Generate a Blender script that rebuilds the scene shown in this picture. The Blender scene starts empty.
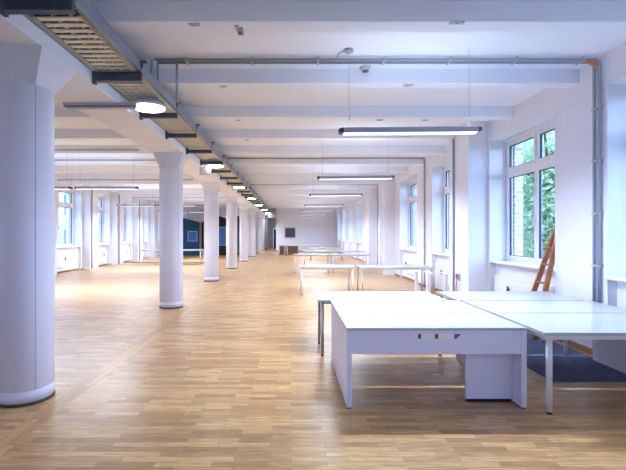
import bpy, bmesh, math, random
from mathutils import Vector, Matrix
R = random.Random(7)
sc = bpy.context.scene
col = sc.collection
H = 1.6           # camera height; x = right, y = depth away from the camera, z = up
ZC, ZB = 3.88, 3.69   # slab underside, rib underside
XR, XL = 4.0, -9.25   # wall planes
ORD = ['first', 'second', 'third', 'fourth', 'fifth', 'sixth', 'seventh', 'eighth', 'ninth', 'tenth', 'eleventh', 'twelfth']

# ------------------------------------------------------------------ materials
def mat(name, color, rough=0.5, metal=0.0, spec=0.5, bump=0.0, bscale=60, var=0.0, vscale=3.0, coat=0.0):
    m = bpy.data.materials.new(name); m.use_nodes = True
    nt = m.node_tree; b = nt.nodes['Principled BSDF']
    b.inputs['Base Color'].default_value = (*color, 1)
    b.inputs['Roughness'].default_value = rough
    b.inputs['Metallic'].default_value = metal
    b.inputs['Specular IOR Level'].default_value = spec
    b.inputs['Coat Weight'].default_value = coat
    tc = nt.nodes.new('ShaderNodeTexCoord')
    if var > 0:
        n = nt.nodes.new('ShaderNodeTexNoise'); n.inputs['Scale'].default_value = vscale
        n.inputs['Detail'].default_value = 4
        nt.links.new(tc.outputs['Object'], n.inputs['Vector'])
        mx = nt.nodes.new('ShaderNodeMix'); mx.data_type = 'RGBA'
        mx.inputs[6].default_value = (*[c * (1 - var) for c in color], 1)
        mx.inputs[7].default_value = (*[min(1, c * (1 + var)) for c in color], 1)
        nt.links.new(n.outputs['Fac'], mx.inputs[0])
        nt.links.new(mx.outputs[2], b.inputs['Base Color'])
    if bump > 0:
        n2 = nt.nodes.new('ShaderNodeTexNoise'); n2.inputs['Scale'].default_value = bscale
        nt.links.new(tc.outputs['Object'], n2.inputs['Vector'])
        bp = nt.nodes.new('ShaderNodeBump'); bp.inputs['Strength'].default_value = bump
        bp.inputs['Distance'].default_value = 0.01
        nt.links.new(n2.outputs['Fac'], bp.inputs['Height'])
        nt.links.new(bp.outputs['Normal'], b.inputs['Normal'])
    return m

def emis(name, color, strength):
    m = bpy.data.materials.new(name); m.use_nodes = True
    nt = m.node_tree; b = nt.nodes['Principled BSDF']
    b.inputs['Base Color'].default_value = (0.8, 0.8, 0.8, 1)
    b.inputs['Emission Color'].default_value = (*color, 1)
    b.inputs['Emission Strength'].default_value = strength
    return m

def brickmat(name, c1, c2, mortar, bw, rh, ms=0.012, rough=0.6, swap=None, bias=0.0, grain=0.0, bump=0.1, sq=1.0, spec=0.5):
    """brick / parquet pattern in object space; swap picks which object axes feed the pattern"""
    m = bpy.data.materials.new(name); m.use_nodes = True
    nt = m.node_tree; b = nt.nodes['Principled BSDF']; b.inputs['Roughness'].default_value = rough
    b.inputs['Specular IOR Level'].default_value = spec
    tc = nt.nodes.new('ShaderNodeTexCoord')
    sp = nt.nodes.new('ShaderNodeSeparateXYZ'); cb = nt.nodes.new('ShaderNodeCombineXYZ')
    nt.links.new(tc.outputs['Object'], sp.inputs[0])
    ax = swap or 'XY'
    nt.links.new(sp.outputs[ax[0]], cb.inputs['X']); nt.links.new(sp.outputs[ax[1]], cb.inputs['Y'])
    br = nt.nodes.new('ShaderNodeTexBrick')
    br.inputs['Color1'].default_value = (*c1, 1); br.inputs['Color2'].default_value = (*c2, 1)
    br.inputs['Mortar'].default_value = (*mortar, 1)
    br.inputs['Scale'].default_value = 1.0; br.inputs['Mortar Size'].default_value = ms * rh
    br.inputs['Brick Width'].default_value = bw; br.inputs['Row Height'].default_value = rh
    br.inputs['Bias'].default_value = bias; br.inputs['Mortar Smooth'].default_value = 0.3
    br.offset = 0.37; br.offset_frequency = 2; br.squash = sq; br.squash_frequency = 3
    nt.links.new(cb.outputs[0], br.inputs['Vector'])
    out = br.outputs['Color']
    if grain > 0:
        mp = nt.nodes.new('ShaderNodeMapping'); mp.inputs['Scale'].default_value = (3.2, 36, 1)
        nt.links.new(cb.outputs[0], mp.inputs['Vector'])
        n = nt.nodes.new('ShaderNodeTexNoise'); n.inputs['Scale'].default_value = 1.6; n.inputs['Detail'].default_value = 6
        nt.links.new(mp.outputs[0], n.inputs['Vector'])
        rp = nt.nodes.new('ShaderNodeMapRange'); rp.inputs['From Min'].default_value = 0.3; rp.inputs['From Max'].default_value = 0.7
        rp.inputs['To Min'].default_value = 1 - grain; rp.inputs['To Max'].default_value = 1 + grain
        nt.links.new(n.outputs['Fac'], rp.inputs['Value'])
        # longer boards made of three strips each: a second, coarser tone
        b2 = nt.nodes.new('ShaderNodeTexBrick'); b2.inputs['Color1'].default_value = (0.93, 0.93, 0.93, 1); b2.inputs['Color2'].default_value = (1.07, 1.05, 1.03, 1)
        b2.inputs['Mortar'].default_value = (0.98, 0.98, 0.98, 1); b2.inputs['Scale'].default_value = 1; b2.inputs['Mortar Size'].default_value = 0.0005
        b2.inputs['Brick Width'].default_value = 2.2; b2.inputs['Row Height'].default_value = rh * 3; b2.offset = 0.41
        nt.links.new(cb.outputs[0], b2.inputs['Vector'])
        mu = nt.nodes.new('ShaderNodeMix'); mu.data_type = 'RGBA'; mu.blend_type = 'MULTIPLY'; mu.inputs[0].default_value = 1
        nt.links.new(br.outputs['Color'], mu.inputs[6]); nt.links.new(b2.outputs['Color'], mu.inputs[7])
        vm = nt.nodes.new('ShaderNodeVectorMath'); vm.operation = 'SCALE'
        nt.links.new(mu.outputs[2], vm.inputs[0]); nt.links.new(rp.outputs[0], vm.inputs['Scale'])
        out = vm.outputs[0]
    nt.links.new(out, b.inputs['Base Color'])
    if bump > 0:
        bp = nt.nodes.new('ShaderNodeBump'); bp.invert = True; bp.inputs['Strength'].default_value = bump; bp.inputs['Distance'].default_value = 0.004
        nt.links.new(br.outputs['Fac'], bp.inputs['Height']); nt.links.new(bp.outputs['Normal'], b.inputs['Normal'])
    return m

M = {}
M['wall'] = mat('wall_paint', (0.77, 0.78, 0.85), 0.85, bump=0.15, bscale=40, var=0.02, vscale=1.2)
M['ceil'] = mat('ceiling_paint', (0.83, 0.87, 0.97), 0.9, bump=0.12, bscale=25, var=0.02, vscale=0.8)
M['column'] = mat('column_paint', (0.74, 0.74, 0.82), 0.6, bump=0.05, bscale=30, var=0.015)
M['joint'] = mat('joint_grey', (0.48, 0.48, 0.56), 0.8)
M['darkbase'] = mat('dark_wood_base', (0.07, 0.045, 0.035), 0.5)
M['skirt'] = mat('oak_skirting', (0.33, 0.17, 0.08), 0.45, var=0.15, vscale=6)
M['floor'] = brickmat('oak_parquet', (0.385, 0.208, 0.078), (0.64, 0.395, 0.172), (0.25, 0.135, 0.055), 0.40, 0.068, ms=0.022, rough=0.30, grain=0.3, bump=0.06)
M['floorstrip'] = brickmat('oak_parquet_border', (0.42, 0.225, 0.08), (0.62, 0.37, 0.15), (0.25, 0.135, 0.055), 1.2, 0.09, ms=0.03, rough=0.33, grain=0.14, bump=0.06, swap='YX')
M['brick'] = brickmat('pale_brick', (0.50, 0.40, 0.36), (0.70, 0.66, 0.64), (0.82, 0.82, 0.82), 0.24, 0.085, ms=0.16, rough=0.9, swap='YZ', bump=0.4)
M['brickx'] = brickmat('pale_brick_side', (0.50, 0.40, 0.36), (0.70, 0.66, 0.64), (0.82, 0.82, 0.82), 0.24, 0.085, ms=0.16, rough=0.9, swap='XZ', bump=0.4)
M['white'] = mat('white_laminate', (0.47, 0.49, 0.525), 0.28, var=0.01)
M['panel'] = mat('white_panel', (0.74, 0.73, 0.84), 0.4, var=0.01)
M['whitemetal'] = mat('white_metal', (0.78, 0.78, 0.80), 0.35, spec=0.6)
M['frame'] = mat('window_frame_white', (0.80, 0.80, 0.82), 0.4)
M['gasket'] = mat('window_gasket', (0.03, 0.035, 0.05), 0.6)
M['grey'] = mat('galvanised_conduit', (0.30, 0.35, 0.42), 0.45, metal=0.0)
M['greylight'] = mat('grey_plastic', (0.42, 0.43, 0.47), 0.5)
M['bluegrey'] = mat('tray_rail_grey', (0.24, 0.28, 0.36), 0.45, metal=0.3, var=0.1, vscale=8)
M['bracket'] = mat('dark_bracket', (0.085, 0.10, 0.14), 0.45, metal=0.3, var=0.2, vscale=10)
M['slat'] = mat('cream_tray', (0.80, 0.75, 0.62), 0.6, var=0.2, vscale=14)
M['cablecream'] = mat('cream_cable', (0.72, 0.66, 0.50), 0.6, var=0.2, vscale=20)
M['cabledark'] = mat('dark_cable', (0.03, 0.035, 0.045), 0.6)
M['black'] = mat('black_plastic', (0.015, 0.015, 0.02), 0.5)
M['orange'] = mat('orange_tube', (0.62, 0.16, 0.05), 0.5)
M['red'] = mat('red_plastic', (0.5, 0.06, 0.05), 0.5)
M['lampbody'] = mat('lamp_grey_metal', (0.33, 0.34, 0.43), 0.4)
M['lampend'] = mat('lamp_end_dark', (0.03, 0.035, 0.08), 0.4)
M['carpet'] = mat('navy_carpet', (0.15, 0.17, 0.28), 0.95, spec=0.1, bump=1.0, bscale=160, var=0.85, vscale=30)
M['wood'] = mat('ladder_wood', (0.33, 0.12, 0.045), 0.5, var=0.3, vscale=14)
M['paleoak'] = mat('pale_oak', (0.30, 0.18, 0.12), 0.5, var=0.15, vscale=5)
M['teal'] = mat('teal_wall', (0.004, 0.06, 0.12), 0.8, var=0.1)
M['dark'] = mat('dark_brown_wall', (0.010, 0.007, 0.010), 0.85)
M['green'] = mat('dark_green_wall', (0.04, 0.07, 0.06), 0.7)
M['beige'] = mat('lit_slot_beige', (0.9, 0.82, 0.75), 0.5)
M['picture'] = mat('dark_painting', (0.045, 0.055, 0.12), 0.4, var=0.9, vscale=5)
M['bluepic'] = mat('blue_print', (0.03, 0.12, 0.42), 0.4, var=0.5, vscale=3)
M['picframe'] = mat('picture_frame_wood', (0.28, 0.20, 0.18), 0.5)
M['doordark'] = mat('dark_door', (0.05, 0.04, 0.06), 0.6)
M['duct'] = mat('grey_duct', (0.30, 0.30, 0.34), 0.6)
M['exitgreen'] = emis('exit_sign_green', (0.15, 0.75, 0.65), 0.9)
M['bark'] = mat('bark', (0.10, 0.07, 0.05), 0.9, bump=0.5, bscale=20)
M['grass'] = mat('grass_ground', (0.10, 0.16, 0.06), 0.9, var=0.4, vscale=2)
M['facade'] = brickmat('far_facade', (0.30, 0.38, 0.52), (0.42, 0.50, 0.62), (0.70, 0.75, 0.82), 0.5, 0.22, ms=0.2, rough=0.9, swap='XZ', bump=0)
M['facade_side'] = brickmat('far_facade_side', (0.26, 0.36, 0.52), (0.38, 0.48, 0.62), (0.6, 0.68, 0.8), 0.5, 0.22, ms=0.2, rough=0.9, swap='YZ', bump=0)
M['tube'] = emis('lamp_diffuser', (0.9, 0.94, 1.0), 1.1)
M['tubeoff'] = mat('lamp_diffuser_off', (0.75, 0.75, 0.78), 0.4)
M['disc'] = emis('round_lamp_diffuser', (0.95, 0.96, 1.0), 20.0)

def leafmat(name, c):
    m = mat(name, c, 0.6, var=0.5, vscale=1.5)
    nt = m.node_tree; b = nt.nodes['Principled BSDF']
    tr = nt.nodes.new('ShaderNodeBsdfTranslucent'); tr.inputs['Color'].default_value = (c[0] * 1.3, c[1] * 1.3, c[2], 1)
    mx = nt.nodes.new('ShaderNodeMixShader'); mx.inputs[0].default_value = 0.4
    nt.links.new(b.outputs[0], mx.inputs[1]); nt.links.new(tr.outputs[0], mx.inputs[2])
    nt.links.new(mx.outputs[0], nt.nodes['Material Output'].inputs['Surface'])
    return m
M['leafa'] = leafmat('leaf_green', (0.40, 0.52, 0.32))
M['leafb'] = leafmat('leaf_pale', (0.62, 0.66, 0.52))

def glassmat():
    m = bpy.data.materials.new('window_glass'); m.use_nodes = True
    nt = m.node_tree; nt.nodes.clear()
    o = nt.nodes.new('ShaderNodeOutputMaterial'); t = nt.nodes.new('ShaderNodeBsdfTransparent')
    t.inputs['Color'].default_value = (0.93, 0.96, 0.97, 1)
    g = nt.nodes.new('ShaderNodeBsdfGlossy'); g.inputs['Roughness'].default_value = 0.02
    lw = nt.nodes.new('ShaderNodeLayerWeight'); lw.inputs['Blend'].default_value = 0.5
    pw = nt.nodes.new('ShaderNodeMath'); pw.operation = 'POWER'; pw.inputs[1].default_value = 5
    nt.links.new(lw.outputs['Facing'], pw.inputs[0])
    f = nt.nodes.new('ShaderNodeMath'); f.operation = 'MULTIPLY_ADD'; f.inputs[1].default_value = 0.6; f.inputs[2].default_value = 0.025
    nt.links.new(pw.outputs[0], f.inputs[0])
    mx = nt.nodes.new('ShaderNodeMixShader')
    nt.links.new(f.outputs[0], mx.inputs[0]); nt.links.new(t.outputs[0], mx.inputs[1]); nt.links.new(g.outputs[0], mx.inputs[2])
    nt.links.new(mx.outputs[0], o.inputs['Surface'])
    return m
M['glass'] = glassmat()

# ------------------------------------------------------------------ mesh builder
class MB:
    def __init__(s): s.bm = bmesh.new(); s.mats = []; s.cur = 0
    def use(s, m):
        if m not in s.mats: s.mats.append(m)
        s.cur = s.mats.index(m); return s
    def _f(s, vs, smooth=False):
        try: f = s.bm.faces.new(vs)
        except ValueError: return
        f.material_index = s.cur; f.smooth = smooth
    def box(s, x0, x1, y0, y1, z0, z1):
        v = [s.bm.verts.new(p) for p in ((x0,y0,z0),(x1,y0,z0),(x1,y1,z0),(x0,y1,z0),(x0,y0,z1),(x1,y0,z1),(x1,y1,z1),(x0,y1,z1))]
        for q in ((3,2,1,0),(4,5,6,7),(0,1,5,4),(1,2,6,5),(2,3,7,6),(3,0,4,7)): s._f([v[i] for i in q])
        return s
    def loft(s, rings, cap=True, smooth=False):
        rs = [[s.bm.verts.new(p) for p in r] for r in rings]
        n = len(rs[0])
        for a, b in zip(rs, rs[1:]):
            for i in range(n): s._f([a[i], a[(i+1) % n], b[(i+1) % n], b[i]], smooth)
        if cap: s._f(list(reversed(rs[0]))); s._f(rs[-1])
        return s
    def lathe(s, prof, seg=32, c=(0,0), smooth=True):
        return s.loft([[(c[0] + r*math.cos(2*math.pi*i/seg), c[1] + r*math.sin(2*math.pi*i/seg), z) for i in range(seg)] for r, z in prof], True, smooth)
    def prism(s, poly, axis, a, b):
        """extrude a 2-D outline along an axis ('x': poly in y,z; 'y': poly in x,z; 'z': poly in x,y)"""
        def P(p, t):
            return {'x': (t, p[0], p[1]), 'y': (p[0], t, p[1]), 'z': (p[0], p[1], t)}[axis]
        return s.loft([[P(p, a) for p in poly], [P(p, b) for p in poly]])
    def tube(s, pts, r, seg=10, smooth=True):
        pts = [Vector(p) for p in pts]; rings = []; up = None
        for i, p in enumerate(pts):
            d = (pts[min(i+1, len(pts)-1)] - pts[max(i-1, 0)]).normalized()
            if up is None: up = Vector((0,0,1)) if abs(d.z) < 0.9 else Vector((1,0,0))
            u = d.cross(up).normalized(); w = u.cross(d).normalized(); up = w
            rr = r[i] if isinstance(r, (list, tuple)) else r
            rings.append([tuple(p + u*rr*math.cos(2*math.pi*k/seg) + w*rr*math.sin(2*math.pi*k/seg)) for k in range(seg)])
        return s.loft(rings, True, smooth)
    def bar(s, a, b, w, t, up=(0,0,1)):
        a, b = Vector(a), Vector(b); d = (b-a).normalized(); u = d.cross(Vector(up)).normalized(); v = u.cross(d).normalized()
        r = lambda p: [tuple(p+u*w/2+v*t/2), tuple(p-u*w/2+v*t/2), tuple(p-u*w/2-v*t/2), tuple(p+u*w/2-v*t/2)]
        return s.loft([r(a), r(b)])
    def build(s, name, m=None, parent=None, bevel=0.0, loc=None):
        bmesh.ops.recalc_face_normals(s.bm, faces=s.bm.faces)
        me = bpy.data.meshes.new(name); s.bm.to_mesh(me); s.bm.free()
        for q in (s.mats or [m]): me.materials.append(M[q] if isinstance(q, str) else q)
        o = bpy.data.objects.new(name, me); col.objects.link(o); o.parent = parent
        if loc: o.location = loc
        if bevel > 0:
            bv = o.modifiers.new('bevel', 'BEVEL'); bv.width = bevel; bv.segments = 2; bv.limit_method = 'ANGLE'; bv.angle_limit = 0.7
        return o

def tag(o, label=None, cat=None, group=None, kind=None):
    if label: o['label'] = label
    if cat: o['category'] = cat
    if group: o['group'] = group
    if kind: o['kind'] = kind
    return o
def empty(name, loc, label=None, cat=None, group=None, kind=None):
    o = bpy.data.objects.new(name, None); col.objects.link(o); o.location = loc; o.empty_display_size = 0.1
    return tag(o, label, cat, group, kind)
def copy_tree(o, parent=None):
    c = o.copy(); col.objects.link(c); c.parent = parent
    for ch in [q for q in bpy.data.objects if q.parent == o]: copy_tree(ch, c)
    return c
def struct(o): o['kind'] = 'structure'; return o

# ------------------------------------------------------------------ room shell
Y0, YB, YE = -6.0, 37.0, 46.5
struct(MB().box(-9.9, 4.7, Y0, YE, -0.12, 0).build('floor', 'floor'))
struct(MB().box(-9.9, 4.7, Y0, YE, ZC, ZC + 0.25).build('ceiling', 'ceil'))
struct(MB().box(-2.27, -2.09, Y0, YE - .6, 0, 0.0015).build('trim_1', 'floorstrip'))
struct(MB().box(-9.2, -4.3, 22.9, 23.1, 0, 0.02).build('trim_2', 'darkbase'))

RIGHT = [(3.19, 5.27), (6.32, 8.40), (9.75, 11.83), (13.22, 15.30), (16.65, 18.70), (20.05, 22.13), (23.45, 25.50), (26.85, 28.90), (30.25, 32.30), (33.7, 35.7), (-0.20, 1.90), (-3.6, -1.5)]  # opening nearest the back wall added to brighten the far end
LEFT = [(16.55 + 2.9*k, 18.35 + 2.9*k) for k in range(-7, 7)]  # farthest openings, behind the partitions, added to bring daylight to the far end
LEFT[7] = (15.92, 18.37)
LEFT[6] = (13.65, 15.05)
ZS, ZL = 1.02, 3.48
def side_wall(name, opens, xi, sgn, yend):
    """inner plane xi, thickness outward (sgn=+1 right wall, -1 left wall)"""
    o = sorted(opens); m = MB()
    def bx(x0, x1, *a): m.box(min(x0, x1), max(x0, x1), *a)
    xo = xi + sgn*0.45
    y = Y0
    for a, b in o:
        bx(xi, xo, y, a, 0, ZC); y = b
        bx(xi, xo, a, b, ZL, ZC)
        bx(xi + sgn*0.12, xo, a, b, 0, ZS)
    bx(xi, xo, y, yend, 0, ZC)
    struct(m.build(name, 'wall'))
    m = MB(); y = Y0; xa, xb = xo + sgn*0.01, xo + sgn*0.17
    def bx2(*a): m.box(min(xa, xb), max(xa, xb), *a)
    for a, b in o:
        bx2(y, a + 0.10, 0, ZC); y = b - 0.10
        bx2(a + .1, b - .1, ZL - 0.05, ZC); bx2(a + .1, b - .1, 0, ZS)
    bx2(y, yend, 0, ZC)
    m.mats = ['brick']
    ob = m.build(name + '_outer', 'brick')
    ob.data.materials.append(M['brickx'])
    for p in ob.data.polygons:
        if abs(p.normal.y) > 0.5: p.material_index = 1
    struct(ob)
side_wall('wall_right', RIGHT, XR, 1, YB)
side_wall('wall_left', LEFT, XL, -1, YE)
struct(MB().box(-1.33, 4.45, YB, YB + .3, 0, ZC).build('wall_back', 'wall'))
struct(MB().box(-9.25, -3.2, YB + 1, YB + 1.3, 0, ZC).build('wall_back_left', 'wall'))
struct(MB().box(-3.35, -3.2, YB + 1.3, YE, 0, ZC).build('wall_corridor_left', 'wall'))
struct(MB().box(-1.33, -1.18, YB + .3, YE, 0, ZC).build('wall_corridor_right', 'wall'))
m = MB(); m.box(-3.35, -1.95, YE - .2, YE, 0, ZC); m.box(-1.95, -1.33, YE - .2, YE, 2.1, ZC)
struct(m.build('wall_corridor_end', 'wall'))
FRONT = [(2.5, 3.7)]  # unseen window behind the viewer, added for daylight on camera-facing sides
m = MB(); x = -9.7
for a, b in FRONT:
    m.box(x, a, Y0 - .3, Y0, 0, ZC); x = b
    m.box(a, b, Y0 - .3, Y0, 3.5, ZC).box(a, b, Y0 - .3, Y0, 0, .6)
m.box(x, 4.45, Y0 - .3, Y0, 0, ZC)
struct(m.build('wall_front', 'wall'))
d = MB().box(-1.94, -1.34, YE - .15, YE - .09, 0, 2.09).build('door_1', 'doordark'); struct(d)
MB().box(-1.88, -1.84, YE - .19, YE - .15, 1.0, 1.12).build('door_handle', 'greylight', d)

# baseboards along the right-hand wall piers and niches
m = MB(); y = Y0
for a, b in sorted(RIGHT):
    m.box(XR - .018, XR, y, a, 0, .07); m.box(XR + .10, XR + .12, a, b, 0, .07); y = b
m.box(XR - .018, XR, y, YB, 0, .07)
struct(m.build('baseboard_right', 'skirt'))
m = MB(); y = Y0
for a, b in sorted(LEFT):
    m.box(XL, XL + .018, y, a, 0, .07); m.box(XL - .12, XL - .10, a, b, 0, .07); y = b
struct(m.build('baseboard_left', 'skirt'))
struct(MB().box(-1.33, XR, YB - .018, YB, 0, .07).build('baseboard_back', 'skirt'))
# plaster line running along the pier heads
struct(MB().box(XR - .008, XR, 5.27, 6.32, 3.405, 3.42).build('trim_3', 'wall'))

# lengthwise beam over the columns, with sloping haunches
prof = [(-2.93, 3.32), (-2.29, 3.32), (-2.29, 3.88), (-3.84, 3.88), (-3.58, 3.69)]
struct(MB().prism(prof, 'y', Y0, YE - .3).build('beam_lengthwise', 'ceil'))
# cross ribs
y = 4.10 - 1.68*7
k = 0
while y < 36:
    k += 1
    m = MB()
    m.prism([(y, ZC), (y + .012, ZB), (y + .22, ZB), (y + .27, ZC)], 'x', -9.24, -3.58)
    m.prism([(y, ZC), (y + .012, ZB), (y + .22, ZB), (y + .27, ZC)], 'x', -2.288, XR)
    struct(m.build('beam_crosswise', 'ceil'))
    y += 1.68

# wall pilasters
def pilaster(x0, x1, ya, yb, nm):
    m = MB(); m.box(x0, x1, ya, yb, 0, ZC)
    m.box(x0 - .004, x1 + .004, ya - .004, yb + .004, 3.385, 3.40)
    struct(m.build(nm, 'wall'))
for i, (a, b) in enumerate([(8.47, 9.45), (16.0, 16.62), (19.42, 20.0), (0.9+1.1, 2.9)]):
    pilaster(3.60, XR, a, b, 'pillar_right')
for k in range(-7, 7):
    pilaster(XL, -8.92, 18.5 + 2.9*k - (.5 if k == -1 else 0), 19.3 + 2.9*k - (.5 if k == -1 else 0), 'pillar_left')

# ------------------------------------------------------------------ windows
def make_window(n, w, sgn):
    """local: y along wall 0..w, x outward (sgn), sill at z=ZS; glass plane about .36 out"""
    root = empty('window_%d' % n, (0, 0, 0)); root['kind'] = 'structure'
    X = lambda a, b: (min(sgn*a, sgn*b), max(sgn*a, sgn*b))
    z0, z1 = ZS + .03, ZL
    T0, T1 = 2.66, 2.96                      # transom zone
    fr = MB(); f = 0.055
    fr.box(*X(.34, .44), 0, f, z0, z1).box(*X(.34, .44), w - f, w, z0, z1)
    fr.box(*X(.34, .44), f, w - f, z0, z0 + .06).box(*X(.34, .44), f, w - f, z1 - .09, z1)
    fr.box(*X(.345, .435), f, w - f, 2.76, 2.85)
    fr.box(*X(.345, .435), w/2 - .025, w/2 + .025, 2.85, z1 - .09)
    fr.build('frame', 'frame', root, bevel=.004)
    MB().box(*X(.26, .34), .0, w, z1 - .05, z1).build('blind_rail', 'frame', root)
    MB().box(*X(-.02, .34), -.03, w + .03, ZS, ZS + .03).build('window_sill', 'frame', root, bevel=.006)
    for s in (0, 1):
        for (za, zb) in ((z0 + .06, 2.76), (2.85, z1 - .09)):
            ya, yb = (f, w/2) if s == 0 else (w/2, w - f)
            if za > 2: ya, yb = (f, w/2 - .025) if s == 0 else (w/2 + .025, w - f)
            g = .055; sa = MB()
            sa.box(*X(.325, .40), ya, ya + g, za, zb).box(*X(.325, .40), yb - g, yb, za, zb)
            sa.box(*X(.325, .40), ya + g, yb - g, za, za + g).box(*X(.325, .40), ya + g, yb - g, zb - g, zb)
            sash = sa.build('sash', 'frame', root, bevel=.004)
            gk = MB(); q = .010
            gk.box(*X(.345, .385), ya + g, ya + g + q, za + g, zb - g).box(*X(.345, .385), yb - g - q, yb - g, za + g, zb - g)
            gk.box(*X(.345, .385), ya + g + q, yb - g - q, za + g, za + g + q).box(*X(.345, .385), ya + g + q, yb - g - q, zb - g - q, zb - g)
            gk.build('gasket', 'gasket', sash)
            MB().box(*X(.362, .366), ya + g, yb - g, za + g, zb - g).build('pane', 'glass', sash)
            if za < 2 and s == 1:
                h = MB(); h.box(*X(.300, .325), ya + .015, ya + .04, 1.80, 1.90); h.box(*X(.285, .300), ya + .018, ya + .037, 1.72, 1.86)
                h.build('window_handle', 'whitemetal', sash)
    return root
n = 0
for a, b in FRONT:  # frame and glass of the added daylight window
    n += 1; o = empty('window_%d' % (40 + n), (a, Y0, 0)); o['kind'] = 'structure'; W = b - a
    m = MB()
    for q in range(3): m.box(W/2*q - (.03 if q else 0), W/2*q + (.03 if q < 2 else 0), -.22, -.14, .6, 3.5)
    m.box(0, W, -.22, -.14, .6, .68).box(0, W, -.22, -.14, 3.42, 3.5)
    m.build('frame', 'frame', o); MB().box(.03, W - .03, -.182, -.178, .68, 3.42).build('pane', 'glass', o)
n = 0
wr = None
for a, b in RIGHT:
    n += 1
    if wr is None or abs((b - a) - wr[1]) > .035: wr = (make_window(n, b - a, 1), b - a); o = wr[0]
    else: o = copy_tree(wr[0]); o.name = 'window_%d' % n
    o.location = (XR, a, 0)
wl = None
for a, b in LEFT:
    n += 1
    if n and abs(b - a - 2.45) < .01: o = make_window(n, b - a, -1)
    elif wl is not None and b - a < 1.5: o = make_window(n, b - a, -1)
    elif wl is None: wl = make_window(n, b - a, -1); o = wl
    else: o = copy_tree(wl); o.name = 'window_%d' % n
    o.location = (XL, a, 0)

# radiator covers under the windows
def radiator(w, sgn):
    root = empty('radiator_cover', (0, 0, 0))
    X = lambda a, b: (min(sgn*a, sgn*b), max(sgn*a, sgn*b))
    MB().box(*X(.05, .10), 0, w, .075, .78).build('body', 'wall', root, bevel=.004)
    MB().box(*X(.035, .05), .09, w*.62, .15, .70).build('front_panel', 'wall', root, bevel=.003)
    m = MB()
    for k in range(4): m.box(*X(.030, .036), .12, w*.6, .17 + .02*k, .178 + .02*k)
    m.build('vent_slots', 'greylight', root)
    m = MB(); m.tube([(sgn*.015, w*.70, .56), (sgn*.05, w*.70, .56)], .022, 12); m.box(*X(.008, .03), w*.70 - .012, w*.70 + .012, .50, .62)
    m.build('valve_handle', 'black', root)
    return root
RL = {1: 'white radiator cover under the window at the right edge, behind the right-hand desks',
      2: 'white radiator cover below the window with the wooden ladder',
      3: 'white radiator cover beside the grey pipe, behind the loose desk legs',
      4: 'white radiator cover below the third window from the ladder',
      5: 'white radiator cover below the fourth window on the right, half hidden'}
r0 = None
for i, (a, b) in enumerate(RIGHT[:5]):
    if r0 is None: r0 = radiator(1.9, 1); o = r0
    else: o = copy_tree(r0)
    o.location = (XR, a + .09, 0); tag(o, RL[i+1], 'radiator', 'radiator covers along the right wall')
r1 = None
LW = ['nearest the front column', 'between the first and second wall pipes', 'between the second and third wall pipes', 'beyond the third wall pipe']
for i, (a, b) in enumerate(LEFT[7:11]):
    if r1 is None: r1 = radiator(1.7, -1); o = r1
    else: o = copy_tree(r1)
    o.location = (XL, a + .05, 0); tag(o, 'white radiator cover on the left wall, ' + LW[i], 'radiator', 'radiator covers along the left wall')

# ------------------------------------------------------------------ columns
def make_column():
    root = empty('column', (0, 0, 0)); seg = 48
    MB().lathe([(.252, 0), (.252, .028)], seg).build('base', 'darkbase', root)
    m = MB(); m.lathe([(.247, .028), (.247, .128), (.2435, .131), (.2435, .134), (.247, .137), (.247, 2.985), (.2445, 2.988), (.2445, 2.996), (.2465, 3.0)], seg, smooth=True)
    for f in m.bm.faces:
        if len(f.verts) > 4: f.smooth = False
    m.build('shaft', 'column', root)
    m = MB()
    for sg in (-1, 1):
        a = math.radians(51)
        for back in (1, -1):
            x, y = math.sin(a)*.247*sg, -math.cos(a)*.247*back
            m.bar((x, y, .14), (x, y, 2.985), .006, .006, up=(x, y, 0))
    m.build('seam', 'joint', root)
    # capital: circle widening to a rectangle
    hx, yf, yb = .318, -.262, .385
    A = math.radians(51); q = 10; m = MB()
    cor = [(-hx, yf), (hx, yf), (hx, yb), (-hx, yb)]; ang = [-A, A, math.pi - A, math.pi + A, 2*math.pi - A]
    for e in range(4):
        p0_, p1_ = cor[e], cor[(e + 1) % 4]
        va, vb = [], []
        for i in range(q + 1):
            t = i/q; an = ang[e] + (ang[e+1] - ang[e])*t
            va.append(m.bm.verts.new((.247*math.sin(an), -.247*math.cos(an), 3.0)))
            vb.append(m.bm.verts.new((p0_[0] + (p1_[0] - p0_[0])*t, p0_[1] + (p1_[1] - p0_[1])*t, 3.322)))
        for i in range(q): m._f([va[i], va[i+1], vb[i+1], vb[i]], True)
    m.build('capital', 'column', root)
    return root
CLAB = ['thick white round column in the near left corner, cut by the picture edge',
        'white round column standing second from the viewer, parquet around its base',
        'white round column third from the viewer, right of the white table and blue partition',
        'white round column fourth from the viewer, right of the dark partition window',
        'white round column fifth from the viewer in the long row',
        'white round column sixth from the viewer in the long row',
        'white round column seventh from the viewer, near the corridor',
        'white round column eighth from the viewer, just inside the corridor',
        'white round column farthest away at the corridor end']
c0 = None
for k in range(9):
    if c0 is None: c0 = make_column(); o = c0
    else: o = copy_tree(c0)
    o.location = ([-2.59, -2.61, -2.69, -2.72][k] if k < 4 else -2.73, 4.07 + 5.02*k, 0)
    tag(o, CLAB[k], 'column', 'round columns in a row', 'thing')

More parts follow.
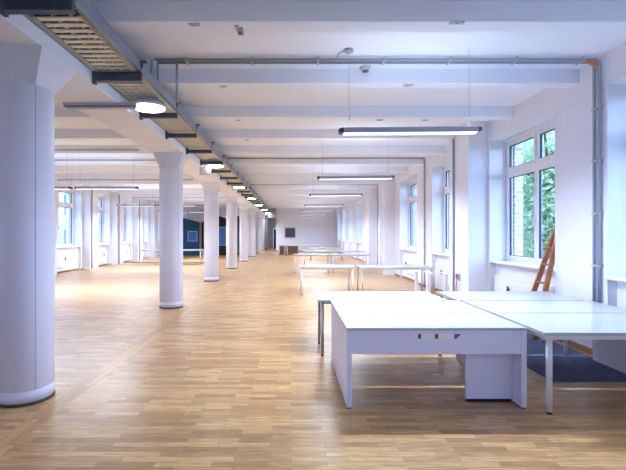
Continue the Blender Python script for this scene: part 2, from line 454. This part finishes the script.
# ------------------------------------------------------------------ cable tray
tr = empty('cable_tray', (-2.008, 0, 0), 'long grey and cream cable tray hung under the ceiling beside the column beam', 'cable tray')
TX0, TX1, TZ = -.262, .262, 3.476
MB().box(TX0 - .012, TX0, 1.5, 36.5, TZ, TZ + .09).box(TX0 - .03, TX0 + .02, 1.5, 36.5, TZ - .01, TZ).build('side_rail', 'bluegrey', tr)
MB().box(TX1, TX1 + .014, 1.5, 36.5, TZ, TZ + .11).box(TX1 - .02, TX1 + .02, 1.5, 36.5, TZ - .01, TZ).build('side_rail', 'bluegrey', tr)
m = MB(); y = 3.62
while y < 36.4:
    m.box(TX0 + .06, TX1 - .08, y, y + .060, TZ - .002, TZ + .010); y += .108
m.build('tray_slats', 'slat', tr)
m = MB()
for i in range(5):
    x = TX1 - .09 + i*.02
    m.tube([(x, 3.6, TZ + .004), (x, 36.3, TZ + .004)], .0075, 6)
for i in range(3):
    x = TX0 + .012 + i*.018
    m.tube([(x, 3.6, TZ - .006), (x, 36.3, TZ - .006)], .0065, 6)
m.build('cream_cables', 'cablecream', tr)
m = MB()
for i in range(9):
    x = TX0 + .05 + i*.052
    m.tube([(x + R.uniform(-.015, .015), 1.5 + 1.9*j, TZ + .035 + R.uniform(-.008, .02)) for j in range(19)], .017, 6)
for i in range(40):
    x = R.uniform(TX0 + .04, TX1 - .04); y = R.uniform(1.6, 3.5)
    m.tube([(x, y, TZ + .01), (x + R.uniform(-.12, .12), y + .15, TZ + .02), (x + R.uniform(-.1, .1), y + .3, TZ + .012)], .008, 5)
m.build('dark_cables', 'cabledark', tr)
by = [3.30, 4.82, 6.32, 7.62, 9.1] + [10.55 + 1.45*k for k in range(17)]
for y in by:
    m = MB(); m.box(-.275, .285, y - .02, y + .02, TZ - .115, TZ - (.015 if y < 5 else .055))
    m.box(-.275, .285, y - .035, y + .035, TZ - .125, TZ - .112).box(-.275, .285, y - .035, y + .035, TZ - (.03 if y < 5 else .067), TZ - (.018 if y < 5 else .055))
    m.box(-.280, -.245, y - .03, y + .03, TZ - .15, TZ + .05)
    m.build('bracket', 'bracket', tr)
    m = MB(); m.box(.268, .282, y - .008, y + .008, TZ - .02, 3.55); m.box(.21, .34, y - .03, y + .03, 3.575, 3.59); m.box(.255, .295, y - .02, y + .02, 3.52, 3.575)
    m.build('rail_clamp', 'bracket', tr)

# round lamps under the tray
def round_lamp():
    root = empty('hanging_round_lamp', (0, 0, 0))
    h = MB(); h.lathe([(.225, -.0), (.238, .008), (.238, .03), (.20, .055), (.15, .09), (.09, .12), (.05, .13)], 40)
    h.build('housing', 'whitemetal', root)
    MB().lathe([(.05, -.012), (.15, -.010), (.205, -.004), (.222, .004)], 40).build('diffuser', 'disc', root)
    g = MB()
    for k in range(20):
        a = 2*math.pi*k/20; c, s_ = math.cos(a), math.sin(a)
        g.tube([(.24*c, .24*s_, .02), (.23*c, .23*s_, .06), (.13*c, .13*s_, .115)], .004, 5)
    for r_, z in ((.238, .035), (.225, .06), (.185, .085)):
        g.tube([(r_*math.cos(2*math.pi*k/24), r_*math.sin(2*math.pi*k/24), z) for k in range(25)], .0035, 5)
    g.build('wire_guard', 'greylight', root)
    return root
l0 = None
for k in range(9):
    if l0 is None: l0 = round_lamp(); o = l0
    else: o = copy_tree(l0)
    o.location = (-1.97, 5.77 + 5.0*k, 3.335) if k < 7 else (-1.9, 38.6 + 4*(k - 7), 3.6)  # last two, in the corridor, added to light its dark walls
    lab = ('glowing round white lamp %s' % ['largest, nearest the viewer under the cable tray', 'second along the cable tray, over the white hanging box',
           'third along the cable tray from the viewer', 'fourth along the cable tray from the viewer', 'fifth along the cable tray, beside the green exit sign',
           'sixth along the cable tray from the viewer', 'seventh along the cable tray, before the corridor', 'added to brighten the corridor, the nearer one', 'farthest, added to brighten the corridor'][k])
    tag(o, lab, 'lamp', 'round lamps under the cable tray')
    if k == 0:
        pass

# small signs hung from the tray
o = empty('emergency_light', (-2.2, 10.7, 3.20), 'small white box light hanging under the cable tray below the second round lamp', 'emergency light')
MB().box(-.14, .14, -.03, .03, -.09, .09).build('housing', 'white', o, bevel=.008); MB().tube([(-.1, 0, .09), (-.1, 0, .125)], .006, 6).build('hanger', 'greylight', o); MB().tube([(.1, 0, .09), (.1, 0, .125)], .006, 6).build('hanger', 'greylight', o)
o = empty('exit_sign', (-2.37, 25.2, 3.42), 'small green exit sign glowing under the cable tray near the far columns', 'sign')
MB().box(-.19, .19, -.03, .03, -.12, .12).build('housing', 'whitemetal', o)
MB().box(-.18, .18, -.035, -.031, -.11, .11).build('sign_face', 'exitgreen', o)
m = MB()   # running figure, arrow and doorway pictogram
m.tube([(-.03, -.037, .075), (-.03, -.040, .075)], .018, 10)
m.bar((-.03, -.038, .055), (-.045, -.038, -.01), .02, .004, up=(0, 1, 0)); m.bar((-.045, -.038, -.01), (-.01, -.038, -.04), .014, .004, up=(0, 1, 0)); m.bar((-.045, -.038, -.01), (-.085, -.038, -.06), .014, .004, up=(0, 1, 0))
m.bar((-.03, -.038, .045), (.01, -.038, .02), .010, .004, up=(0, 1, 0)); m.box(.05, .12, -.040, -.036, -.09, .09)
m.build('pictogram', 'white', o)

# ------------------------------------------------------------------ conduits
def clampbox(m, x, y, z, r=.028): m.box(x - .012, x + .012, y - r, y + r, z - r, z + r)
def conduit(ys, x0, x1, label, group='ceiling conduits', drop=True, zt=3.835, r=.019, left=False, clamps=None, xw=None):
    root = empty('conduit', (0, ys[0], 0), label, 'conduit', group)
    xw = xw if xw is not None else XR - .035
    for i, y in enumerate(ys):
        y -= ys[0]
        if drop:
            m = MB(); b = .07 + .012*i
            pts = [(x0, y, zt), (xw - b, y, zt)] + [(xw - b + b*math.sin(t), y, zt - b + b*math.cos(t)) for t in (.4, .8, 1.2)] + [(xw, y, zt - b), (xw, y, .02)]
            m.tube(pts, r, 8); m.build('pipe', 'grey', root)
        else:
            MB().tube([(x0, y, zt), (x1, y, zt)], r, 8).build('pipe', 'grey', root)
    x = x0 + .4
    while x < (xw if drop else x1) - .2:
        MB().box(x - .012, x + .012, -r - .004, (ys[-1] - ys[0]) + r + .004, zt - r - .005, zt + r + .006).build('pipe_clamp', 'greylight', root); x += .85
    if drop:
        z = .5
        while z < zt - .3:
            MB().box(xw - r - .005, XR, -r - .004, (ys[-1] - ys[0]) + r + .004, z - .012, z + .012).build('pipe_clamp', 'greylight', root); z += .68
    return root
c = conduit([5.36, 5.455], -1.75, 0, 'pair of grey pipes crossing the ceiling above the nearest hanging lamp, down the right wall')
m = MB(); m.tube([(3.80, 0, 3.812), (3.86, .0, 3.805), (3.925, 0, 3.76)], .023, 8); m.build('orange_sleeve', 'orange', c)
MB().tube([(-1.79, .0, 3.835), (-1.79, 0, 3.52)], .017, 8).build('drop_pipe', 'grey', c)
MB().tube([(-1.74, .09, 3.835), (-1.74, .09, 3.52)], .014, 8).build('drop_pipe', 'grey', c)
MB().tube([(-1.48, .05, 3.835), (-1.48, .05, 3.30)], .016, 8).build('drop_pipe', 'grey', c)
conduit([12.4], -1.9, 0, 'grey pipe crossing the ceiling over the second hanging lamp')
conduit([19.12], -1.9, 0, 'thin grey pipe crossing the ceiling over the third hanging lamp')
conduit([33.0], -1.9, 0, 'farthest grey pipe crossing the ceiling by the back wall')
for y, lab in ((10.25, 'nearest thin pipe across the left aisle ceiling'), (12.5, 'second pipe across the left aisle ceiling, behind the second column'),
               (16.0, 'third thin pipe across the left aisle ceiling'), (23.9, 'fourth thin pipe across the left aisle ceiling')):
    conduit([y], -9.0, -3.75, lab, 'pipes across the left aisle', drop=False, zt=3.66 if abs(y - 12.5) > .1 else 3.80)
# channel crossing below the lengthwise beam
o = empty('ceiling_cable_channel', (-2.55, 5.5, 3.30), 'grey metal channel crossing under the lengthwise beam beside the nearest round lamp', 'cable channel')
MB().prism([(-.45, .0), (-.40, -.055), (.52, -.055), (.52, .02), (-.45, .02)], 'y', -.03, .03).build('channel', 'greylight', o)
MB().box(-.43, .52, -.034, -.030, -.035, -.02).build('slot', 'bracket', o)
# vertical pipes
def vpipe(x, y, z1, label, group=None, r=.02):
    o = empty('wall_pipe', (x, y, 0), label, 'pipe', group)
    MB().tube([(0, 0, .03), (0, 0, z1)], r, 8).build('pipe', 'grey', o)
    for z in (.4, 1.2, 2.0, 2.8):
        MB().box(-r - .004, r + .004, -r - .004, r + .004, z, z + .02).build('pipe_clamp', 'greylight', o)
    return o
vpipe(3.575, 9.18, 3.69, 'grey vertical pipe on the right pilaster beyond the nearest lamp, red plug at its foot', r=.022)
for i, (k, w) in enumerate(((0, 'nearest, just right of the front column'), (1, 'middle of three'), (2, 'farthest, beside the second column'))):
    vpipe(-8.885, 18.62 + 2.93*k, 3.6, 'dark vertical pipe on the left wall pilaster, ' + w, 'pipes on the left wall', r=.03)
o = empty('socket_box', (3.55, 8.9, .62), 'red and white plug hanging low beside the grey pipe on the pilaster', 'socket')
MB().box(-.0, .05, -.05, .05, -.02, .12).build('box', 'white', o, bevel=.005)
MB().box(-.03, -.0, -.03, .03, .03, .12).build('plug', 'red', o, bevel=.005)
MB().tube([(-.015, 0, .03), (-.02, .02, -.2), (0, .05, -.45), (.02, .0, -.60)], .009, 6).build('cord', 'orange', o)

# ------------------------------------------------------------------ hanging linear lamps
LAMP_W = 88.0
def linear_lamp(L, dm='tube'):
    root = empty('hanging_lamp', (0, 0, 0))
    sec = [(-.080, -.036), (-.080, .018), (-.050, .034), (.050, .034), (.080, .018), (.080, -.036)]
    MB().prism(sec, 'x', .05, L - .05).build('housing', 'lampbody', root)
    up = bpy.data.lights.new('ceiling_fill', 'AREA'); up.shape = 'RECTANGLE'; up.size = L - .12; up.size_y = .09; up.energy = 5; up.color = (.66, .80, 1.0)  # added fill light aimed up from the lamp to brighten the ceiling
    uo = bpy.data.objects.new('ceiling_fill', up); col.objects.link(uo); uo.parent = root; uo.location = (L/2, 0, .038); uo.rotation_euler = (math.pi, 0, 0)
    for x0, x1, t in ((0, .05, -1), (L - .05, L, 1)):
        e = MB()
        s1 = [(a*1.03, b*1.03) for a, b in sec]; s0 = [(a*.75, b*.7 + .004) for a, b in sec]
        ra = [(x0 if t < 0 else x1, a, b) for a, b in s0]; rb = [(x1 if t < 0 else x0, a, b) for a, b in s1]
        e.loft([ra, rb]); e.build('end_cap', 'lampend', root)
    MB().box(.055, L - .055, -.056, .056, -.040, -.036).build('diffuser', dm, root)
    li = bpy.data.lights.new('lamp_light', 'AREA'); li.shape = 'RECTANGLE'; li.size = L - .12; li.size_y = .08; li.energy = LAMP_W; li.color = (.70, .82, 1.0); li.spread = math.radians(162)
    lo = bpy.data.objects.new('lamp_light', li); col.objects.link(lo); lo.parent = root; lo.location = (L/2, 0, -.0415)
    zt = ZC - 2.87
    for x in (.13, L - .13):
        w = MB(); w.tube([(x, 0, .16), (x, 0, zt)], .0028, 5); w.tube([(x, 0, .16), (x - .03, 0, .03)], .002, 5); w.tube([(x, 0, .16), (x + .01, 0, .03)], .002, 5)
        w.tube([(x, 0, .14), (x, 0, .19)], .007, 6)
        w.build('suspension_wire', 'lampbody', root)
    MB().lathe([(.055, zt - .035), (.06, zt - .02), (.06, zt)], 20, c=(.13, 0)).build('ceiling_rose', 'greylight', root)
    return root
LN = 1.75
lab = ['long hanging strip lamp nearest the viewer, over the front desks', 'second hanging strip lamp from the viewer, over the middle desks', 'third hanging strip lamp from the viewer in the right aisle',
       'fourth hanging strip lamp from the viewer in the right aisle', 'fifth hanging strip lamp from the viewer in the right aisle', 'sixth hanging strip lamp from the viewer, in front of the back wall', 'farthest hanging strip lamp before the back wall']
p0 = None
for i, y in enumerate([5.17, 9.5, 13.7, 18.8, 23.0, 27.8, 32.2]):
    if p0 is None: p0 = linear_lamp(LN); o = p0
    else: o = copy_tree(p0)
    o.location = (.594, y, 2.87)
    if i == 0: o.rotation_euler = (0, math.radians(-.5), 0)
    tag(o, lab[i], 'lamp', 'hanging strip lamps in the right aisle')
poff = copy_tree(p0); poff.rotation_euler = (0, 0, 0); poff.location = (-4.2 + .05, 35.5, 2.87)
tag(poff, 'hanging strip lamp farthest back in the left aisle', 'lamp', 'hanging strip lamps in the left aisle')
for y in (11.6, 18.8, 24.4):
    for x in (-6.0, -7.85):
        o = copy_tree(p0); o.rotation_euler = (0, 0, 0); o.location = (x, y, 2.87)
        nm = {11.6: 'nearest row in the left aisle', 18.8: 'second row in the left aisle', 24.4: 'third left row by the partitions', 30.0: 'farthest row, above the coloured partitions', 6.2: 'row hidden behind the front column'}[y]
        tag(o, 'strip lamp on the %s side of the %s' % ('column' if x > -7 else 'window', nm), 'lamp', 'hanging strip lamps in the left aisle')
o = empty('lamp_cable', (.725, 5.17, 3.84), 'short grey cable from the ceiling rose of the nearest strip lamp to the pipes', 'cable')
MB().tube([(-.02, 0, 0), (-.08, 0, .02), (-.13, .02, 0), (-.15, .17, -.01)], .009, 6).build('cord', 'grey', o)

# ------------------------------------------------------------------ ceiling plates and detectors
PL = [(194.5, 24, .11, .05, ZB), (457, 22, .14, .05, ZB), (223.5, 86, .1, .05, ZB), (408, 85, .13, .05, ZB), (238, 120, .09, .05, ZB), (379.5, 119.7, .12, .06, ZB), (425, 120, .1, .05, ZB), (247, 139.7, .09, .05, ZB)]
PLL = ['left of the ceiling sensor, on the nearest crosswise beam', 'upper right, on the nearest crosswise beam', 'on the second beam, left half', 'on the second beam, right half', 'on the third beam near the tray',
       'on the third beam above the nearest strip lamp', 'on the third beam above the right end of the strip lamp', 'on the fourth beam near the tray']
for (px, py, w, d_, z), t in zip(PL, PLL):
    D = (z - H)*417/(233.5 - py); x = (px - 291)*D/417
    o = empty('ceiling_plate', (x, D, z), 'small grey metal plate ' + t, 'plate', 'small plates under the ceiling beams')
    MB().box(-w/2, w/2, -d_/2, d_/2, -.012, 0).build('plate', 'greylight', o, bevel=.002)
    MB().tube([(0, 0, -.02), (0, 0, -.012)], .008, 8).build('screw', 'bracket', o)
o = empty('ceiling_sensor', (-.52, 4.22, ZB), 'narrow grey sensor unit on the nearest beam at top centre', 'sensor')
MB().box(-.03, .03, .0, .11, -.035, 0).box(-.045, -.005, -.05, .0, -.02, 0).build('housing', 'greylight', o, bevel=.004)
MB().box(-.02, .02, .02, .09, -.038, -.035).build('lens', 'bracket', o)
o = empty('smoke_detector', (1.02, 5.72, ZC), 'white round smoke detector just below the pipes, right of centre', 'smoke detector')
MB().lathe([(.02, -.055), (.055, -.045), (.075, -.015), (.08, 0)], 24).build('housing', 'white', o)
MB().lathe([(.03, -.066), (.045, -.058), (.045, -.05)], 20).build('sensor_ring', 'bracket', o)

# ------------------------------------------------------------------ desks
def leg_round(x, y, h, r, root, m_='whitemetal'):
    m = MB(); m.lathe([(r, .022), (r, h)], 18, c=(x, y)); leg = m.build('leg', m_, root)
    MB().lathe([(r*.8, 0), (r*.85, .022)], 14, c=(x, y)).build('foot', 'black', leg)
def table(x0, x1, y0, y1, label, cat='desk', group=None, h=.74, legs=None, r=.024, name='desk', apron=True, legmat='whitemetal'):
    root = empty(name, ((x0+x1)/2, (y0+y1)/2, 0), label, cat, group)
    w, d_ = (x1-x0)/2, (y1-y0)/2
    MB().box(-w, w, -d_, d_, h - .026, h).build('tabletop', 'white', root, bevel=.003)
    if apron:
        m = MB(); a = .05
        m.box(-w + a, w - a, -d_ + a, -d_ + a + .03, h - .062, h - .026).box(-w + a, w - a, d_ - a - .03, d_ - a, h - .062, h - .026)
        m.box(-w + a, -w + a + .03, -d_ + a + .03, d_ - a - .03, h - .062, h - .026).box(w - a - .03, w - a, -d_ + a + .03, d_ - a - .03, h - .062, h - .026)
        m.build('apron', 'whitemetal', root)
    for lx, ly in (legs if legs is not None else [(-w + .07, -d_ + .07), (w - .07, -d_ + .07), (-w + .07, d_ - .07), (w - .07, d_ - .07)]):
        leg_round(lx, ly, h - .026, r, root, legmat)
    return root
# front left double desk with side panels
X0, X1 = .508, 2.15
root = empty('double_desk', ((X0+X1)/2, 4.56, 0), 'white double desk with solid side panels and a front fascia, nearest left of the cluster', 'desk', 'desks of the front cluster')
w = (X1-X0)/2; T = .048
o = MB().box(-w, w, -.76, -.012, .714, .74).build('tabletop', 'white', root, bevel=.002)
o = MB().box(-w, w, .018, .79, .714, .74).build('tabletop', 'white', root, bevel=.002)
for s in (-1, 1):
    a, b = (-w, -w + T) if s < 0 else (w - T, w)
    p = MB().box(a, b, -.758, .69, .012, .712).build('side_panel', 'panel', root, bevel=.002)
    MB().box(a + .006, b - .006, -.75, .68, 0, .012).build('foot_strip', 'darkbase', p)
fas = MB().box(-w + T, w - T, -.757, -.735, .50, .712).build('front_fascia', 'panel', root, bevel=.0015)
# cable slot: flat plate, its pale colour standing for the lit inside
xc = (436 - 291)*3.8/417 - (X0+X1)/2
poly = [(xc - .22, .686), (xc + .235, .686), (xc + .19, .640), (xc - .165, .640)]
sl = MB().prism(poly, 'y', -.7600, -.7572).build('lit_slot_plate', 'beige', fas)
MB().box(xc - .165, xc - .135, -.7615, -.7601, .642, .684).build('slot_bar', 'bracket', fas); MB().box(xc - .01, xc + .02, -.7615, -.7601, .642, .684).build('slot_bar', 'bracket', fas)
m = MB(); m.prism([(xc + .165, .684), (xc + .23, .684), (xc + .185, .642), (xc + .165, .642)], 'y', -.7615, -.7601)
m.build('slot_bar', 'bracket', fas)
MB().box(-w + T, w - T, .06, .075, .62, .712).build('cross_rail', 'whitemetal', root)
MB().box(.12, .20, -.5, -.42, .60, .714).build('cable_box', 'bracket', root)
MB().box(1.66 - 1.329, w - T, -.60, -.57, .03, .712).build('support_panel', 'panel', root, bevel=.002)
MB().box(1.67 - 1.329, w - T - .01, -.595, -.575, 0, .03).build('support_foot', 'black', root)
MB().box(1.66 - 1.329, w - T, -.57, -.37, .34, .712).build('hanging_box', 'panel', root, bevel=.002)
# left rear desk
table(.345, 2.015, 5.40, 6.22, 'white desk with thin grey legs, back left of the front cluster', group='desks of the front cluster', legs=[(-.77, -.36), (-.77, .25), (.77, -.35), (.77, .35)], r=.020, legmat='greylight')
# right double desk: round legs left, solid panel right
root = empty('double_desk', (3.02, 4.5, 0), 'white double desk on a round white leg, nearest right and cut by the picture edge', 'desk', 'desks of the front cluster')
w = .82
MB().box(-w, w, -.885, -.0, .712, .74).build('tabletop', 'white', root, bevel=.003)
MB().box(-w, w, .028, .85, .712, .74).build('tabletop', 'white', root, bevel=.003)
m = MB(); m.box(-w + .03, w - .05, -.85, -.82, .67, .712).box(-w + .03, w - .05, .78, .81, .67, .712).box(-w + .03, -w + .06, -.82, .78, .67, .712)
m.build('apron', 'whitemetal', root)
MB().box(w - .045, w, -.88, .74, .01, .711).build('side_panel', 'panel', root, bevel=.002)
leg_round(-w + .09, -.80, .712, .026, root); leg_round(-w + .09, .74, .712, .026, root)
MB().box(-w - .0, -w + .05, -.04, .06, .62, .711).build('cable_clip', 'bracket', root)
# right rear desk
table(2.165, 3.80, 5.40, 6.20, 'white desk on round white legs, back right of the front cluster near the ladder', group='desks of the front cluster', legs=[(.62, -.33), (-.76, -.34), (-.76, .34), (.70, .30)], r=.024)

# middle desks
table(.21, 1.66, 10.72, 11.55, 'white desk left of the middle pair behind the front cluster', group='desks in the middle of the hall', r=.022)
table(1.76, 3.66, 10.6, 11.5, 'white desk right of the middle pair, near the right wall', group='desks in the middle of the hall', r=.018, legmat='greylight')
table(.08, 1.63, 16.9, 17.7, 'white desk in the third row, its left half', group='desks farther back', r=.022)
table(1.66, 3.25, 16.9, 17.7, 'white desk in the third row, its right half', group='desks farther back', r=.022)
table(.60, 2.15, 20.6, 21.3, 'white desk in the fourth row, its left half', group='desks farther back', r=.022)
table(2.2, 3.75, 20.6, 21.3, 'white desk in the fourth row, its right half', group='desks farther back', r=.022)
table(1.1, 3.1, 24.3, 25.1, 'white desk in the fifth row before the back wall', group='desks farther back', r=.02, legmat='greylight')
t = table(-.35, 2.3, 30.6, 31.4, 'long white table before the back wall under the dark painting', cat='table', group='desks farther back', name='table')
t = table(-.95, -.38, 30.7, 31.4, 'small white table standing at the left end of the long back table', cat='table', group='desks farther back', name='table')
o = MB().box(-.92, .55, 31.6, 31.9, 0, .66).build('low_cabinet', 'paleoak', None, bevel=.01); tag(o, 'low brown cabinet standing behind the table at the back wall', 'cabinet')
# left aisle tables
for x0, x1, t in ((-8.0, -6.42, 'white table in the left aisle, window side, before the blue partition'), (-6.4, -4.72, 'white table in the left aisle, column side, before the dark partition')):
    table(x0, x1, 22.0, 22.8, t, cat='table', group='tables in the left aisle', name='table', r=.025)

# loose desk legs stacked beyond the cluster
def legframe(x, y, ang, label, h=.76):
    root = empty('leg_frame', (x, y, 0), label, 'desk leg', 'loose white desk legs'); root.rotation_euler = (0, 0, ang)
    MB().box(-.035, .035, -.03, .03, .02, h).build('post', 'whitemetal', root, bevel=.004)
    MB().box(-.04, .04, -.30, .30, 0, .03).build('foot', 'whitemetal', root, bevel=.004)
    MB().box(-.03, .03, -.22, .22, h, h + .02).build('top_plate', 'whitemetal', root)
legframe(2.93, 8.9, .1, 'wider white metal desk leg standing behind the cluster near the middle desk')
legframe(2.83, 9.4, -.1, 'white metal desk leg just left of the wider one', .74)
legframe(3.36, 9.05, .05, 'white metal desk leg standing alone before the radiator cover', .72)
o = empty('cable_coil', (3.22, 9.5, 0), 'brown coiled cable lying on the floor by the radiator cover', 'cable')
m = MB()
for k in range(4):
    m.tube([(.15*math.cos(t*.5) , .12*math.sin(t*.5), .015 + .022*k + .006*math.sin(t + k)) for t in range(14)], .012, 6)
m.build('coil', 'skirt', o)

# rug under the right desks
o = MB().box(2.82, 3.86, 4.49, 7.6, 0.002, .012).build('rug', 'carpet', None, bevel=.003)
tag(o, 'dark navy speckled rug on the floor under the right-hand desks', 'rug')

# ladder leaning on the sill
o = empty('wooden_ladder', (3.6, 6.5, 0), 'reddish brown wooden ladder leaning against the window sill', 'ladder')
def LP(t, side):   # t = height
    fx = 3.64 + .29*t - 3.6
    fy = (6.66 - .10*t) if side == 0 else (6.245 + .10*t)
    return (fx, fy - 6.5, t)
for s in (0, 1):
    b = MB().bar(LP(0, s), LP(1.72 if s == 0 else 1.55, s), .035, .075, up=(1, 0, 0)).build('side_rail', 'wood', o, bevel=.004)
for t in (.28, .56, .84, 1.12, 1.38):
    MB().bar(LP(t, 0), LP(t, 1), .07, .025, up=(0, 0, 1)).build('rung', 'wood', o, bevel=.003)

# ------------------------------------------------------------------ far partitions (house-shaped)
def gable(name, pts, y0, y1, m_, label, win=None):
    cx = sum(p[0] for p in pts)/len(pts)
    root = empty(name, (cx, y0, 0), label, 'partition')
    MB().prism([(x - cx, z) for x, z in pts], 'y', 0, y1 - y0).build('wall_panel', m_, root)
    if win:
        xa, xb, za, zb, pm = win
        f = MB(); xa -= cx; xb -= cx; t = .04
        f.box(xa, xb, -.04, 0, za, za + t).box(xa, xb, -.04, 0, zb - t, zb).box(xa, xa + t, -.04, 0, za + t, zb - t).box(xb - t, xb, -.04, 0, za + t, zb - t)
        f.build('picture_frame', 'greylight', root); MB().box(xa + t, xb - t, -.02, 0, za + t, zb - t).build('picture', pm, root)
    return root
gable('house_partition', [(-9.0, 0), (-6.68, 0), (-6.68, 2.40), (-8.85, 2.95), (-9.0, 2.93)], 30.5, 31.8, 'teal', 'blue teal house-shaped partition with a framed blue print', (-7.55, -6.85, 1.02, 1.78, 'bluepic'))
gable('house_partition', [(-6.53, 0), (-4.55, 0), (-4.55, 2.60), (-5.6, 3.0), (-6.53, 2.42)], 30.5, 31.8, 'dark', 'dark brown house-shaped partition with a white framed window', (-5.35, -4.72, .72, 2.08, 'bluepic'))
gable('house_partition', [(-4.4, 0), (-3.4, 0), (-3.4, 2.7), (-3.9, 2.9), (-4.4, 2.8)], 30.9, 31.8, 'green', 'narrow dark green partition between the fourth and fifth columns')
o = MB().box(-6.67, -6.54, 30.42, 30.6, 0, 2.40).build('partition_post', 'paleoak'); tag(o, 'pale wooden post between the blue and dark partitions', 'post')

# back wall painting and duct
o = empty('painting', (-.08, YB - .02, 1.67), 'dark square painting in a brown frame on the far back wall', 'painting')
m = MB(); m.box(-.46, .46, -.04, .02, -.44, -.38).box(-.46, .46, -.04, .02, .38, .44).box(-.46, -.40, -.04, .02, -.38, .38).box(.40, .46, -.04, .02, -.38, .38)
m.build('picture_frame', 'picframe', o); MB().box(-.40, .40, -.02, .02, -.38, .38).build('canvas', 'picture', o)
o = empty('ventilation_duct', (-1.75, 36.2, 2.95), 'grey ventilation duct box above the corridor entrance', 'duct')
MB().box(-.22, .41, 0, .8, 0, .92).build('body', 'duct', o, bevel=.01); MB().box(-.15, .34, -.02, 0, .12, .8).build('grille', 'duct', o)

# ------------------------------------------------------------------ outside
struct(MB().box(4.7, 80, -60, 120, -1.6, -1.5).build('ground_right', 'grass'))
struct(MB().box(-90, -9.95, -60, 120, -1.6, -1.5).build('ground_left', 'grass'))
def tree(x, y, h, r, n, lm, label, seed):
    rr = random.Random(seed)
    root = empty('tree', (x, y, -1.5), label, 'tree', 'trees outside the windows')
    t = MB(); top = (rr.uniform(-.4, .4), rr.uniform(-.4, .4), h*.8)
    t.tube([(0, 0, 0), (top[0]*.3, top[1]*.3, h*.35), (top[0], top[1], h*.8)], [.17, .12, .04], 8)
    cl = []
    for k in range(26):
        a = rr.uniform(0, 6.28); z = rr.uniform(h*.25, h*.95); q = r*math.sqrt(rr.random())*(.55 + .45*math.sin(math.pi*min(1, max(0, (z/h - .1)))))
        p = (q*math.cos(a), q*math.sin(a), z); cl.append(p)
        zb = z*.6; b0 = (top[0]*zb/h, top[1]*zb/h, zb)
        t.tube([b0, tuple((b0[i] + p[i])/2 + (.15 if i == 2 else 0) for i in range(3)), p], [.05, .03, .012], 5)
    t.build('trunk', 'bark', root)
    m = MB(); bm = m.bm
    for _ in range(n):
        c_ = cl[rr.randrange(len(cl))]; s_ = r*.30
        p = Vector((rr.gauss(c_[0], s_), rr.gauss(c_[1], s_), rr.gauss(c_[2], s_)))
        u = Vector((rr.uniform(-1, 1), rr.uniform(-1, 1), rr.uniform(-1, 1))).normalized(); v = u.orthogonal().normalized()
        L = rr.uniform(.07, .13)
        vs = [bm.verts.new(p + u*L), bm.verts.new(p + v*L*.45), bm.verts.new(p - u*L), bm.verts.new(p - v*L*.45)]
        bm.faces.new(vs)
    me = bpy.data.meshes.new('foliage'); bm.to_mesh(me); bm.free(); me.materials.append(M[lm])
    o = bpy.data.objects.new('foliage', me); col.objects.link(o); o.parent = root
tree(9.3, 15.2, 6.6, 1.7, 9000, 'leafa', 'leafy green tree outside the ladder window, filling its left panes', 3)
tree(10.6, 17.6, 7.4, 1.9, 8000, 'leafb', 'pale green tree outside the ladder window, behind its centre post', 5)
tree(9.8, 13.3, 6.2, 1.6, 8000, 'leafb', 'pale leafy tree outside, behind the right pane of the ladder window', 9)
tree(13.5, 21.5, 8.5, 2.4, 8000, 'leafa', 'taller green tree farther outside the ladder window', 11)
tree(10.4, 19.6, 8.6, 2.0, 11000, 'leafb', 'pale green tree outside the ladder window, beside the brick reveal', 21)
tree(8.4, 13.6, 7.6, 1.3, 8000, 'leafa', 'slim green tree outside, closest to the ladder window', 23)
o = empty('outside_building', (-22, 24, -1.5), 'blue-grey building seen through the left windows', 'building')
MB().box(-10, 0, 0, 44, 0, 12).build('wall_panel', 'facade_side', o)
m = MB()
for i in range(14):
    for j in range(3): m.box(0, .05, 1 + 3.1*i, 2.3 + 3.1*i, 1.5 + 3.4*j, 3.5 + 3.4*j)
m.build('window_row', 'gasket', o)
o = empty('outside_building', (13, 46, -1.5), 'blue-grey building seen through the far right windows', 'building')
MB().box(-5, 14, 0, 10, 0, 14).build('wall_panel', 'facade', o)
m = MB()
for i in range(6):
    for j in range(4): m.box(-4 + 3*i, -2.8 + 3*i, -.05, 0, 1.5 + 3.2*j, 3.4 + 3.2*j)
m.build('window_row', 'glass', o)

# ------------------------------------------------------------------ world, camera
w = bpy.data.worlds.new('world'); sc.world = w; w.use_nodes = True
nt = w.node_tree; bg = nt.nodes['Background']
tc = nt.nodes.new('ShaderNodeTexCoord'); sp = nt.nodes.new('ShaderNodeSeparateXYZ'); nt.links.new(tc.outputs['Generated'], sp.inputs[0])
cr = nt.nodes.new('ShaderNodeValToRGB'); nt.links.new(sp.outputs['Z'], cr.inputs[0])
cr.color_ramp.elements[0].color = (0.42, 0.57, 1.0, 1); cr.color_ramp.elements[1].color = (0.30, 0.47, 1.0, 1)
nt.links.new(cr.outputs[0], bg.inputs['Color']); bg.inputs['Strength'].default_value = 6.2

cam = bpy.data.cameras.new('camera'); co = bpy.data.objects.new('camera', cam); col.objects.link(co)
co.location = (0, 0, H); co.rotation_euler = (math.pi/2, 0, 0)
cam.sensor_width = 36; cam.lens = 417/626*36; cam.shift_x = 22/626; cam.shift_y = -1.5/626
cam.clip_end = 300
sc.camera = co
sc.view_settings.view_transform = 'Standard'; sc.view_settings.look = 'None'; sc.view_settings.gamma = 1
sc.view_settings.use_curve_mapping = False
sc.view_settings.exposure = 0.82
sc.cycles.use_denoising = True
sc.cycles.max_bounces = 12; sc.cycles.diffuse_bounces = 8; sc.cycles.transparent_max_bounces = 16
sc.cycles.sample_clamp_indirect = 6
